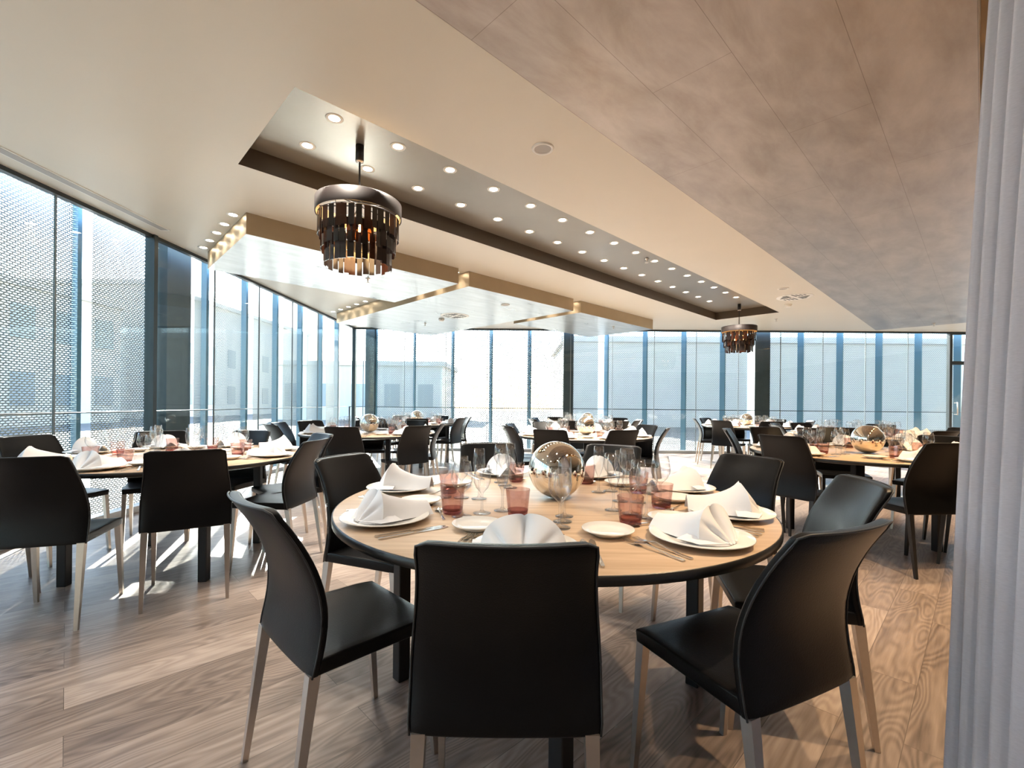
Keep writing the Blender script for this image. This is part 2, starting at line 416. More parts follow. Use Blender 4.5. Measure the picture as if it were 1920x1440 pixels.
# black framed door at the right end of the glass wall
dr = empty('door_1', (9.99, YB, 0)); tag(dr, kind='structure')
MB().box(0, -.04, 0, .06, .04, ZC).box(1.05, -.04, 0, 1.11, .04, ZC).box(.06, -.04, 2.12, 1.05, .04, 2.2).box(.06, -.04, ZC - .06, 1.05, .04, ZC).box(.06, -.04, 0, 1.05, .04, .08).build('door_frame', M_frame, dr)
MB().box(.06, -.006, .08, 1.05, .006, 2.12).box(.06, -.006, 2.2, 1.05, .006, ZC - .06).build('window_glass', M_pane, dr)
MB().tube([(.14, -.09, .95), (.14, -.09, 1.25)], .012).box(.132, -.09, .96, .148, -.01, .975).box(.132, -.09, 1.225, .148, -.01, 1.24).build('handle', M_steel, dr)
nwin += 1; window((11.1, YB), (XR, YB), -1, nwin)
# black post of the sliding pane on the left wall
tag(MB().box(XL - .05, 4.775, 0, XL + .05, 4.825, ZC).build('trim_1', M_frame), kind='structure')
tag(MB().box(XL - .04, YB - .04, 0, XL + .04, YB + .04, ZC).build('trim_2', M_frame), kind='structure')

# ------------------------------------------------------------------ outside: fins, mesh screens, rail, pillars, street
ZT = 3.6
def screen(p0, p1, name_label, grp, us=1., vs=1.):
    x0, y0 = p0; x1, y1 = p1
    L = math.hypot(x1 - x0, y1 - y0); a = math.atan2(y1 - y0, x1 - x0)
    b = MB().add([(0, 0, -.05), (L, 0, -.05), (L, 0, ZT), (0, 0, ZT)], [(0, 1, 2, 3)])
    o = b.build('mesh_screen', M_screen, loc=(x0, y0, 0), fixn=False); o.rotation_euler = (0, 0, a)
    uvl = o.data.uv_layers.new(name='UVMap')
    for li, uv in enumerate(((0, 0), (L * us, 0), (L * us, (ZT + .05) * vs), (0, (ZT + .05) * vs))): uvl.data[li].uv = uv
    m = o.modifiers.new('thick', 'SOLIDIFY'); m.thickness = .002
    tag(o, name_label, 'mesh screen', grp); return o
def fin(x, y, a, label):
    o = MB().box(-.016, -.07, -.05, .016, .07, ZT).build('facade_fin', M_fin, loc=(x, y, 0)); o.rotation_euler = (0, 0, a)
    return tag(o, label, 'fin', 'blue fins between the mesh screens')
XS = XL - .36
lf = [5.25 + .9 * k for k in range(-9, 7)]
nv = 0
for k, y in enumerate(lf):
    n = len(lf) - k
    fin(XS, y, PI / 2 - .5, 'vertical blue metal fin outside the left glass wall, %s from the far corner' % ORD[n - 1])
    if k < len(lf) - 1:
        y0, y1 = y + .02, y + .93
        if abs(y - 5.25) < .1: y0 = y + .52
        screen((XS + .13, y0), (XS - .06, y1), 'expanded metal screen outside the left glass wall, %s panel from the far corner' % ORD[n - 2], 'mesh screens along the left glass wall', 1.25, 1.05)
YS = YB + .36
bx = [2.13 + .935 * k for k in range(-6, 10)]
for k, x in enumerate(bx):
    fin(x, YS, .45, 'vertical blue metal fin outside the back glass wall, %s from the left corner' % ORD[k])
    if k < len(bx) - 1:
        x0, x1 = x + .015, x + .915
        if k == 5: x1 = x + .74
        if k == 9: x1 = x + .62
        screen((x0, YS - .04), (x1, YS + .06), 'expanded metal screen outside the back glass wall, %s panel from the left corner' % ORD[k], 'mesh screens along the back glass wall', 1.2, .78)
def pillar(x0, y0, x1, y1, label):
    o = MB().box(x0, y0, -.05, x1, y1, ZT).build('facade_column', M_pillar); return tag(o, label, 'column')
pillar(XS - .05, 5.33, XS + .12, 5.72, 'dark slate column outside the left glass wall beside the black door post')
pillar(1.08, YS - .1, 1.32, YS + .1, 'dark slate column outside the back glass wall, middle of the view')
pillar(5.66, YS - .1, 6.02, YS + .1, 'dark slate column outside the back glass wall behind the far chandelier')
pillar(-3.72, YS - .1, -3.50, YS + .1, 'dark slate column outside the back glass wall at the left corner')
for p0, p1, lab in (((XL - .16, YF), (XL - .16, YB + .16), 'thin horizontal safety rail outside the left glass wall'), ((XL - .16, YB + .16), (XR, YB + .16), 'thin horizontal safety rail outside the back glass wall')):
    r = empty('safety_rail', (p0[0], p0[1], 0), label=lab, cat='rail')
    dx, dy = p1[0] - p0[0], p1[1] - p0[1]
    MB().tube([(0, 0, 1.01), (dx, dy, 1.01)], .007).build('rail_bar', M_frame, r)
    n = 1
    for k in range(n + 1):
        q = (dx * k / n, dy * k / n)
        MB().box(q[0] - .012, q[1] - .012, 0, q[0] + .012, q[1] + .012, 1.02).build('post', M_sill, r)
tag(MB().box(-60, -40, -.35, 70, 70, -.12).build('ground', M_ground), kind='structure')
def house(x0, y0, x1, y1, h, nwx, face, label):
    r = empty('house', ((x0 + x1) / 2, (y0 + y1) / 2, -.12), label=label, cat='building')
    hx, hy = (x1 - x0) / 2, (y1 - y0) / 2
    MB().box(-hx, -hy, 0, hx, hy, h).build('wall_block', M_fac, r)
    MB().box(-hx - .2, -hy - .2, h, hx + .2, hy + .2, h + .3).build('roof', M_fac, r)
    for lev in range(int(h // 3)):
        for k in range(nwx):
            f = (k + .5) / nwx * 2 - 1
            if face == 'x': MB().box(hx - .02, f * hy - .5, .9 + lev * 3, hx + .05, f * hy + .5, 2.4 + lev * 3).build('window_bay', M_facw, r)
            else: MB().box(f * hx - .5, -hy - .05, .9 + lev * 3, f * hx + .5, -hy + .02, 2.4 + lev * 3).build('window_bay', M_facw, r)
house(-32, 11, -22, 25, 6.2, 7, 'x', 'grey building seen through the mesh on the left')
house(-36, 29, -24, 52, 8.6, 9, 'x', 'taller pale building seen through the left mesh towards the corner')
house(2.5, 25, 34, 33, 4.6, 0, 'y', 'long low grey building seen through the mesh at the back right')
house(-16, 30, -5, 36, 3.6, 5, 'y', 'low grey building seen through the mesh at the back left')

# ------------------------------------------------------------------ ceiling fittings
def downlight(x, y, z, label, grp, warm=(1., .90, .77), power=9., size=1.7):
    r = empty('recessed_downlight', (x, y, z), label=label, cat='downlight', group=grp)
    for k, (nm, me) in enumerate(DLM): 
        o = bpy.data.objects.new(nm, me); C.objects.link(o); o.parent = r
    l = bpy.data.lights.new('downlight_beam', 'SPOT'); l.energy = power; l.color = warm; l.spot_size = size; l.spot_blend = .6; l.shadow_soft_size = .03
    lo = bpy.data.objects.new('downlight_beam', l); C.objects.link(lo); lo.parent = r; lo.location = (0, 0, -.03)
    return r
DLM = [('trim_ring', MB().lathe([(.036, -.001), (.055, -.004), (.058, 0), (.058, .004)], 24, False).mesh('trim_ring', M_white)),
       ('lamp_lens', MB().lathe([(.0, -.0015), (.036, -.0015)], 24, False).mesh('lamp_lens', M_lens))]
A0, B0 = Vector((-1.248, 3.045)), Vector((-1.58, 3.37))
dv = Vector((1, 1)).normalized() * .4765
for k in range(16):
    for row, P0 in (('right', A0), ('left', B0)):
        p = P0 + dv * k
        downlight(p.x, p.y, ZR, 'round downlight in the dark ceiling recess, %s from the near end of its %s row' % (ORD[k], row), 'downlights in the dark ceiling recess', power=26.)
for k in range(5):
    x, y = st(1.57, 6.96 + .46 * k)
    downlight(x, y, ZC, 'round downlight beside the nearest silver panel, %s from its front corner' % ORD[k], 'downlights beside the nearest silver panel', power=2.2, size=1.9)
for k in range(5):
    x, y = st(5.255, 10.61 + .475 * k)
    downlight(x, y, ZC, 'round downlight beside the largest silver panel, %s counted towards the left glass' % ORD[k], 'downlights beside the largest silver panel', power=2.2, size=1.9)
for k in range(3):
    for s_, w in ((5.275, 'nearer'), (8.68, 'farther')):
        x, y = st(s_, 6.98 + .7 * k)
        downlight(x, y, ZC, 'round downlight in the %s gap between silver panels, %s from the front' % (w, ORD[k]), 'downlights between the silver panels', power=2.2, size=1.9)
for k in range(8):
    x, y = st(3.1 + 1.7 * k, -.40)
    downlight(x, y, 3.2, 'round downlight hidden in the gold ceiling slot by the curtain, %s from the near end' % ORD[k], 'downlights in the gold ceiling slot', power=70., size=1.5, warm=(1., .70, .40))
for k in range(4):  # unseen lamps added overhead to brighten the front table, napkins and floor
    for j, row in enumerate(('front', 'second')):
        downlight(-2.6 + 1.35 * k, 1.25 - 1.5 * j, ZC, 'added unseen fill lamp over the near end, %s from the left in the %s row' % (ORD[k], row), 'added fill lamps over the near end', power=9., size=2.2)

def sprinkler(x, y, z, label):
    r = empty('ceiling_sprinkler', (x, y, z), label=label, cat='sprinkler')
    MB().lathe([(.03, 0), (.032, -.006), (.012, -.008), (.010, -.03), (.006, -.032), (.006, -.05)], 14).build('pipe', M_steel, r)
    MB().lathe([(.0, -.052), (.026, -.052), (.024, -.055), (0, -.057)], 14).build('deflector', M_steel, r)
for x, y, z, l in ((-1.9, 5.71, 2.68, 'small sprinkler head under the nearest silver panel'), (-1.84, 8.94, 2.68, 'small sprinkler head under the largest silver panel'),
                   (1.65, 5.98, ZR, 'small sprinkler head between the recessed downlights'), (1.88, 9.16, 2.68, 'small sprinkler head under the farthest silver panel'),
                   (5.18, 9.31, ZC, 'small sprinkler head on the plain ceiling right of the far chandelier'), (8.6, 9.62, ZC - .016, 'small sprinkler head under the brown panel near the back glass')):
    sprinkler(x, y, z, l)
def air_vent(x, y, z, label):
    r = empty('air_vent', (x, y, z), .6, label=label, cat='vent')
    MB().lathe([(.0, -.004), (.25, -.004), (.258, 0)], 40).build('face_plate', M_white, r)
    for q in range(4):
        b = MB()
        for k in range(4):
            w = .2 - .04 * k
            b.box(.03, .035 + .045 * k, -.007, .03 + w * .85, .055 + .045 * k, -.0045, rot(q * PI / 2))
        b.build('louver', M_frame, r)
air_vent(-1.15, 8.15, 2.68, 'round white air vent with slots under the largest silver panel')
air_vent(4.42, 7.42, ZC, 'round white air vent with slots on the plain ceiling above the far chandelier')
def speaker(x, y, z, R, label):
    r = empty('ceiling_speaker', (x, y, z), label=label, cat='speaker')
    MB().lathe([(R * .75, -.006), (R * .80, -.011), (R * .97, -.009), (R, 0)], 36, False).build('trim_ring', M_white, r)
    MB().lathe([(0, -.005), (R * .76, -.006)], 36, False).build('grille', M_grey, r)
speaker(.15, 3.13, ZC, .076, 'round ceiling speaker with grey grille above the front table')
speaker(3.93, 6.88, ZC, .076, 'round ceiling speaker ring next to the far air vent')
speaker(-.22, 7.19, 2.68, .07, 'small round disc under the largest silver panel')
def smoke(x, y, z, label):
    r = empty('smoke_detector', (x, y, z), label=label, cat='smoke detector')
    MB().lathe([(.055, 0), (.055, -.018), (.05, -.02)], 24).build('mount', M_white, r)
    MB().lathe([(.045, -.02), (.045, -.034), (.03, -.045), (0, -.047)], 24).build('sensor_dome', M_white, r)
smoke(-1.44, 8.47, 2.68, 'smoke detector beside the vent under the largest silver panel')
smoke(4.64, 7.97, ZC, 'white smoke detector just beyond the far round air vent')
ld = empty('linear_diffuser', (-3.64, -2, ZC), label='long grey slot air diffuser in the ceiling along the left glass', cat='vent')
MB().box(-.05, 0, -.006, .05, 6.66, 0).build('slot_frame', M_white, ld)
MB().box(-.036, .02, -.008, .036, 6.64, -.0062).build('slot_grille', M_grey, ld)

# ------------------------------------------------------------------ chandeliers
def chandelier(x, y, label):
    r = empty('chandelier', (x, y, 0), label=label, cat='chandelier', group='tiered smoked glass chandeliers')
    R = .305
    can = MB().lathe([(.03, ZR), (.03, ZR - .115)], 20).build('canopy', M_blackmetal, r)
    MB().lathe([(.03, ZR - .115), (.029, ZR - .122), (.006, ZR - .124)], 20).build('canopy_cap', M_steel, can)
    MB().tube([(0, 0, ZR - .12), (0, 0, 2.47)], .007, 8).build('stem', M_blackmetal, r)
    MB().lathe([(R, 2.50), (R, 2.60), (R - .004, 2.602), (R - .006, 2.60), (R - .006, 2.50), (R, 2.50)], 56, False).build('drum_band', M_darkmetal, r)
    MB().lathe([(R - .008, 2.505), (R - .008, 2.598)], 56, False).build('drum_lining', M_gold_in, r)
    arm = MB()
    for k in range(3):
        a = k * PI / 3; arm.tube([(-(R - .01) * math.cos(a), -(R - .01) * math.sin(a), 2.585), ((R - .01) * math.cos(a), (R - .01) * math.sin(a), 2.585)], .005)
    for rr, z in ((.285, 2.49), (.262, 2.405), (.235, 2.315)):
        arm.tube([(rr * math.cos(t * PI / 16), rr * math.sin(t * PI / 16), z) for t in range(33)], .003)
    for k in range(3):
        a = k * 2 * PI / 3 + .3; arm.tube([(.285 * math.cos(a), .285 * math.sin(a), 2.49), (.262 * math.cos(a), .262 * math.sin(a), 2.405), (.235 * math.cos(a), .235 * math.sin(a), 2.315)], .002)
        arm.tube([(.285 * math.cos(a), .285 * math.sin(a), 2.49), (.30 * math.cos(a), .30 * math.sin(a), 2.58)], .002)
    arm.build('inner_frame', M_blackmetal, r)
    rnd = random.Random(3)
    for rr, z0, z1, n in ((.285, 2.485, 2.335, 36), (.262, 2.40, 2.235, 34), (.235, 2.31, 2.135, 30)):
        for k in range(n):
            a = 2 * PI * k / n + rnd.uniform(-.03, .03)
            w = rr * 2 * PI / n * .5 * rnd.uniform(.72, 1.04)
            dz = rnd.uniform(-.012, .012)
            T = Matrix.Translation((rr * math.cos(a), rr * math.sin(a), 0)) @ rot(a + PI / 2 + rnd.uniform(-.25, .25))
            o = MB().box(-w, -.0015, z1 + dz, w, .0015, z0).build('strip', rnd.choice([M_smoke[0], M_smoke[0], M_smoke[1], M_smoke[2]]), r)
            o.data.transform(T)
    for k in range(4):
        a = k * PI / 2 + .5
        bx_, by_ = .075 * math.cos(a), .075 * math.sin(a)
        so = MB().lathe([(.016, 2.50), (.016, 2.44), (.012, 2.435)], 14, M=Matrix.Translation((bx_, by_, 0))).build('socket', M_blackmetal, r)
        MB().lathe([(.003, 2.435), (.013, 2.415), (.016, 2.39), (.012, 2.355), (.002, 2.335)], 12, M=Matrix.Translation((bx_, by_, 0))).build('bulb', M_flame, so)
    l = bpy.data.lights.new('chandelier_glow', 'POINT'); l.energy = 1.0; l.color = (1, .62, .3); l.shadow_soft_size = .08
    lo = bpy.data.objects.new('chandelier_glow', l); C.objects.link(lo); lo.parent = r; lo.location = (0, 0, 2.30)
chandelier(-1.19, 3.37, 'near chandelier of dark drum and tiered smoked glass strips, lit')
chandelier(4.12, 8.64, 'far chandelier of dark drum and tiered strips at the recess end')

# ------------------------------------------------------------------ curtain
def curtain():
    r = empty('curtain', (1.0, 1.0, 0), label='mauve grey linen curtain hanging in folds at the right edge', cat='curtain')
    ns, nz = 260, 26
    def P(u, v):
        z = .006 + v * (3.15 - .006)
        d = u * 1.1                               # distance along the track, coming towards the viewer
        x0 = 1.030 + .022 * z + .0115 * z * z     # the free edge hangs slanting, wider at the hem
        x = x0 - .42 * d; y = 1.10 - .907 * d
        amp = (.026 + .008 * math.sin(9 * d + 1)) * (1.1 - .28 * v)
        ph = d * 98 + 1.1 * math.sin(8 * d) + .7 * math.sin(2.2 * v + 5 * d) - 1.2
        w = amp * (math.sin(ph) + .22 * math.sin(2 * ph + .7)) + .010 * math.sin(3.1 * v + 11 * d) * (1 - v)
        w *= min(1., .35 + d / .05)
        return Vector((x - 1.0 + w * .907, y - 1.0 - w * .42, z))
    b = MB().grid(P, ns, nz)
    o = b.build('cloth', M_curtain, r, fixn=False)
    m = o.modifiers.new('thick', 'SOLIDIFY'); m.thickness = .002
    MB().tube([(.21, .12, 3.16), (-.27, -.92, 3.16)], .012, 8).build('track', M_steel, r)
curtain()

# ------------------------------------------------------------------ chairs
def make_chair(H, legmat, name_label):
    r = empty('dining_chair', label=name_label, cat='chair')
    zb = .412; hw0, hw1 = .213, .184
    def prof(v):   # centre line of the outer face, local y (towards the table is +y)
        pts = [(0, 0.), (.15, .016), (.3, .026), (.45, .022), (.6, .004), (.75, -.026), (.88, -.060), (1, -.097)]
        for (a, ya), (b, yb) in zip(pts, pts[1:]):
            if v <= b:
                t = (v - a) / (b - a); return ya + (yb - ya) * t
        return pts[-1][1]
    def smoothprof(v): return (prof(max(0, v - .06)) + 2 * prof(v) + prof(min(1, v + .06))) / 4
    def hw(v): 
        t = max(0, (v - .25) / .75); return hw0 - (hw0 - hw1) * (t * t * (3 - 2 * t)) if v > .25 else hw0
    def outer(u, v, off=0):
        uu = u * 2 - 1
        bow = (.006 + .026 * v) * (1 - uu * uu)
        edge = abs(uu) ** 10
        topdrop = .010 * max(0, (abs(uu) - .82) / .18) ** 2 * (v ** 8)
        z = zb + v * (H - zb) - topdrop - (.012 * (uu * uu) * 0)
        y = smoothprof(v) - bow
        th = .030
        y2 = y + off * th + (.006 * edge if off == 0 else -.006 * edge) 
        x = uu * (hw(v) - (0.0 if 0 < v < 1 else .003))
        return Vector((x, y2, z))
    nu, nv = 16, 18
    b = MB()
    vs = [outer(i / nu, j / nv, 0) for j in range(nv + 1) for i in range(nu + 1)]
    vi = [outer(i / nu, j / nv, 1) for j in range(nv + 1) for i in range(nu + 1)]
    N = len(vs); fs = []
    W = nu + 1
    for j in range(nv):
        for i in range(nu):
            fs.append((j * W + i, j * W + i + 1, (j + 1) * W + i + 1, (j + 1) * W + i))
            fs.append((N + (j + 1) * W + i, N + (j + 1) * W + i + 1, N + j * W + i + 1, N + j * W + i))
    for j in range(nv):
        fs.append((j * W, (j + 1) * W, N + (j + 1) * W, N + j * W)); fs.append(((j + 1) * W + nu, j * W + nu, N + j * W + nu, N + (j + 1) * W + nu))
    for i in range(nu):
        fs.append((i + 1, i, N + i, N + i + 1)); fs.append((nv * W + i, nv * W + i + 1, N + nv * W + i + 1, N + nv * W + i))
    b.add(vs + vi, fs, True)
    bk = b.build('backrest', M_leather, r); bevel(bk, .006, 3)
    path = [outer(0, j / nv, 0) for j in range(nv + 1)] + [outer(i / nu, 1, 0) for i in range(1, nu)] + [outer(1, 1 - j / nv, 0) for j in range(nv + 1)]
    path = [p + Vector((0, -.001, 0)) for p in path]
    MB().tube(path, .0028, 6).build('piping', M_piping, bk)
    # seat: leather slab, slightly dished, with a deep wrapped edge
    def seat_top(u, v):
        uu = u * 2 - 1; y = .012 + v * .388
        w = .212 - .006 * v
        z = .457 - .012 * (1 - uu * uu) * math.sin(PI * min(1, v * 1.1) * .9 + .2) - .006 * max(0, v - .85) / .15
        return Vector((uu * w, y, z))
    nu, nv = 12, 12; W = nu + 1
    top = [seat_top(i / nu, j / nv) for j in range(nv + 1) for i in range(nu + 1)]
    bot = [Vector((p.x * .985, .012 + (p.y - .012) * .99, .412)) for p in top]
    N = len(top); fs = []
    for j in range(nv):
        for i in range(nu):
            fs.append((j * W + i, j * W + i + 1, (j + 1) * W + i + 1, (j + 1) * W + i))
            fs.append((N + (j + 1) * W + i, N + (j + 1) * W + i + 1, N + j * W + i + 1, N + j * W + i))
    for j in range(nv):
        fs.append((j * W, (j + 1) * W, N + (j + 1) * W, N + j * W)); fs.append(((j + 1) * W + nu, j * W + nu, N + j * W + nu, N + (j + 1) * W + nu))
    for i in range(nu):
        fs.append((i + 1, i, N + i, N + i + 1)); fs.append((nv * W + i, nv * W + i + 1, N + nv * W + i + 1, N + nv * W + i))
    se = MB().add(top + bot, fs, True).build('seat', M_leather, r); bevel(se, .007, 3)
    for sx in (-1, 1):
        MB().leg((sx * .190, .016, .418), (sx * .196, -.040, 0), .0155, .0085).build('leg', legmat, r)
        MB().leg((sx * .190, .378, .416), (sx * .196, .410, 0), .0145, .0085).build('leg', legmat, r)
    return r
CH = {}
def chair(kind, x, y, nrm, label, grp):
    """x, y: middle of the backrest's top edge; nrm: the way its outer face looks, degrees"""
    key = kind
    if key not in CH:
        CH[key] = make_chair(.865 if kind == 'steel' else .905, M_steel if kind == 'steel' else M_legblack, label); o = CH[key]
    else:
        o = copy_tree(CH[key])
    a = math.radians(nrm)
    o.location = (x - math.cos(a) * .105, y - math.sin(a) * .105, 0)
    o.rotation_euler = (0, 0, a + PI / 2)
    tag(o, label, 'chair', grp)
    return o

# ------------------------------------------------------------------ tables
ZTAB = .745; RT = .83
def table(x, y, ra, label, grp, rl=.57):
    r = empty('round_table', (x, y, 0), ra, label=label, cat='table', group=grp)
    tp = MB().lathe([(0, ZTAB - .022), (RT - .004, ZTAB - .022), (RT - .004, ZTAB - .002), (RT - .006, ZTAB), (0, ZTAB)], 96, False).build('table_top', M_oak, r)
    MB().lathe([(RT - .004, ZTAB - .001), (RT, ZTAB - .003), (RT, ZTAB - .026), (RT - .02, ZTAB - .030), (RT - .02, ZTAB - .022)], 96, False).build('edge_band', M_edge, r)
    fr = MB()
    for k in range(4):
        a, b = k * PI / 2, (k + 1) * PI / 2
        p, q = Vector((rl * math.cos(a), rl * math.sin(a), ZTAB - .047)), Vector((rl * math.cos(b), rl * math.sin(b), ZTAB - .047))
        d = (q - p); L = d.length; an = math.atan2(d.y, d.x)
        fr.box(0, -.012, -.018, L, .012, .018, Matrix.Translation(p) @ rot(an))
    fr.build('under_frame', M_blackmetal, r)
    for k in range(4):
        a = k * PI / 2
        o = MB().box(-.026, -.026, 0, .026, .026, ZTAB - .024).build('leg', M_blackmetal, r); bevel(o, .003, 1)
        o.location = (rl * math.cos(a), rl * math.sin(a), 0); o.rotation_euler = (0, 0, a + PI / 4)
    return r

# ------------------------------------------------------------------ tableware masters (placed by copying)
def plate_mesh(R, nm):
    return MB().lathe([(0, .004), (R * .52, .004), (R * .56, .0), (R * .60, .004), (R * .98, .0175), (R, .0195), (R * .985, .0215), (R * .66, .0105), (R * .58, .008), (0, .008)], 56, False).mesh(nm, M_china)
ME = {}
ME['dinner_plate'] = plate_mesh(.145, 'dinner_plate')
ME['side_plate'] = plate_mesh(.079, 'side_plate')
def wg(prof, nm): return MB().lathe(prof, 28, False).mesh(nm, M_glass)
ME['wine_glass'] = wg([(0, .0015), (.034, .001), (.035, .003), (.010, .008), (.0045, .016), (.0038, .05), (.0042, .078), (.010, .086), (.026, .101), (.036, .122), (.0375, .138), (.034, .165), (.0295, .190), (.0285, .190)], 'wine_glass')
ME['white_wine_glass'] = wg([(0, .0015), (.031, .001), (.032, .003), (.009, .008), (.0042, .015), (.0036, .045), (.004, .070), (.009, .078), (.022, .092), (.030, .112), (.031, .125), (.0285, .150), (.0252, .172), (.0244, .172)], 'white_wine_glass')
ME['champagne_flute'] = wg([(0, .0015), (.031, .001), (.032, .003), (.008, .008), (.0045, .016), (.0042, .05), (.0055, .075), (.012, .088), (.021, .115), (.0245, .145), (.0235, .175), (.0205, .206), (.0198, .206)], 'champagne_flute')
def tumbler():
    me = MB().lathe([(0, .010), (.030, .011), (.033, .014), (.042, .092), (.043, .093), (.0440, .0915), (.037, .022)], 12, False, smooth=False).mesh('tumbler', M_pink)
    return me
ME['tumbler'] = tumbler()
ME['tumbler_bottom'] = MB().lathe([(0, 0), (.030, 0), (.034, .004), (.037, .022), (.033, .014), (.030, .011), (0, .010)], 12, False, smooth=False).mesh('thick_bottom', M_pinkbase)

def napkin_mesh(seed):
    rnd = random.Random(seed)
    b = MB()
    # roof: from the upright fan (v=0, diner's side) down to the tail (v=1, towards the table centre); local +y = towards the centre
    k1, k2, k3 = rnd.uniform(.95, 1.08), rnd.uniform(-.012, .012), rnd.uniform(.92, 1.08)
    def roof(u, v):
        uu = u * 2 - 1
        lip = math.exp(-v / .10)
        bl = min(1., v * 2.2); bl = bl * bl * (3 - 2 * bl)
        h = .072 * k1 - .028 * v + .026 * lip + .006 * math.sin(5 * v + seed)
        w = .070 * k3 - .026 * v + .012 * lip
        a = uu * PI / 2
        x = w * (math.sin(a) * (1 - bl) + uu * bl)
        z = h * ((max(0., math.cos(a)) ** .8) * (1 - bl) + (1 - abs(uu) ** 1.35) * bl)
        z *= 1 + .04 * math.sin(9 * u + seed) * (1 - abs(uu))
        notch = .006 * math.exp(-(abs(uu) / .035) ** 1.0) * (1 - v) ** 3
        y = -.035 + v * .195 + .02 * (1 - v) * (1 - abs(uu)) + k2 * math.sin(4 * v)
        return Vector((x + k2 * v, y, z - notch + .004))
    b.grid(roof, 48, 16)
    # front of the fan: two lobes folded inwards, meeting in a valley at the middle
    def front(u, v):
        uu = u * 2 - 1
        top = roof(u, 0.)
        base = Vector((uu * .020, -.082, .004))
        p = base.lerp(top, v)
        inward = (.034 * math.exp(-(abs(uu) / .10) ** 1.1) + .014 * math.exp(-((abs(uu) - .62) / .09) ** 2)) * math.sin(PI * min(1., v * .9 + .1))
        bulge = -.007 * math.sin(PI * v) * (1 - math.exp(-(uu / .3) ** 2))
        return p + Vector((0, inward + bulge, 0))
    b.grid(front, 48, 10)
    # loose corners of cloth lying on the plate
    for sx in (-1, 1):
        q = [(sx * .012, -.085, .006), (sx * .105 * k1, -.055 + k2, .010), (sx * .110, .018, .012), (sx * .06, .012, .020)]
        def flap(u, v, q=q, sx=sx):
            a = Vector(q[0]).lerp(Vector(q[1]), u); c = Vector(q[3]).lerp(Vector(q[2]), u)
            p = a.lerp(c, v); p.z += .010 * math.sin(PI * u) * math.sin(PI * v) + .004
            return p
        b.grid(flap, 8, 6)
    return b.mesh('napkin', M_linen)
NAP = [napkin_mesh(k) for k in (1, 2, 3)]

def knife_mesh():
    def prof(y):  # half width, along y from handle end
        return .0048 if y < .115 else (.0045 + .0045 * math.sin((y - .115) / .115 * PI * .62) if y < .222 else .004)
    b = MB(); ys_ = [0, .004, .03, .06, .09, .112, .118, .135, .155, .175, .195, .21, .222, .229]
    vs = []
    for y in ys_:
        w = prof(y) * (.6 if y in (0, .229) else 1); t = .0042 if y < .115 else .0012
        vs += [(-w, y, .001), (w, y, .001), (w, y, .001 + t), (-w, y, .001 + t)]
    fs = [(3, 2, 1, 0)]
    for i in range(len(ys_) - 1):
        for k in range(4): fs.append((i * 4 + k, i * 4 + (k + 1) % 4, i * 4 + 4 + (k + 1) % 4, i * 4 + 4 + k))
    n = len(vs); fs.append((n - 4, n - 3, n - 2, n - 1))
    return b.add(vs, fs).mesh('table_knife', M_cutlery)
def strip(b, pts):
    """flat bar through (x, y, z, half width, thickness) stations"""
    vs = []
    for x, y, z, w, t in pts: vs += [(x - w, y, z), (x + w, y, z), (x + w, y, z + t), (x - w, y, z + t)]
    fs = [(3, 2, 1, 0)]
    for i in range(len(pts) - 1):
        for k in range(4): fs.append((i * 4 + k, i * 4 + (k + 1) % 4, i * 4 + 4 + (k + 1) % 4, i * 4 + 4 + k))
    n = len(vs); fs.append((n - 4, n - 3, n - 2, n - 1)); b.add(vs, fs, False)
def fork_mesh():
    b = MB()
    strip(b, [(0, 0, .001, .0052, .003), (0, .04, .001, .0045, .003), (0, .09, .006, .003, .003), (0, .125, .010, .0028, .0028), (0, .142, .008, .008, .002), (0, .158, .004, .0112, .0018), (0, .163, .003, .0114, .0018)])
    for k in range(4):
        x = -.0095 + .0063 * k
        strip(b, [(x, .162, .003, .0018, .0017), (x, .185, .002, .0015, .0015), (x, .203, .006, .0008, .0012)])
    return b.mesh('table_fork', M_cutlery)
def spoon_mesh():
    b = MB()
    strip(b, [(0, 0, .001, .0045, .0025), (0, .04, .001, .004, .0025), (0, .085, .006, .0026, .0025), (0, .115, .008, .003, .0022)])
    def bowl(u, v):
        a = u * 2 * PI; rr = v
        x = .0155 * rr * math.cos(a); y = .137 + .024 * rr * math.sin(a); z = .002 + .0075 * rr * rr
        return Vector((x, y, z))
    b.grid(bowl, 16, 4)
    return b.mesh('dessert_spoon', M_cutlery)
ME['table_knife'] = knife_mesh(); ME['table_fork'] = fork_mesh(); ME['dessert_spoon'] = spoon_mesh()

def put(nm, me, x, y, z, rz, label, cat, grp):
    o = bpy.data.objects.new(nm, me); C.objects.link(o); o.location = (x, y, z); o.rotation_euler = (0, 0, rz)
    return tag(o, label, cat, grp)

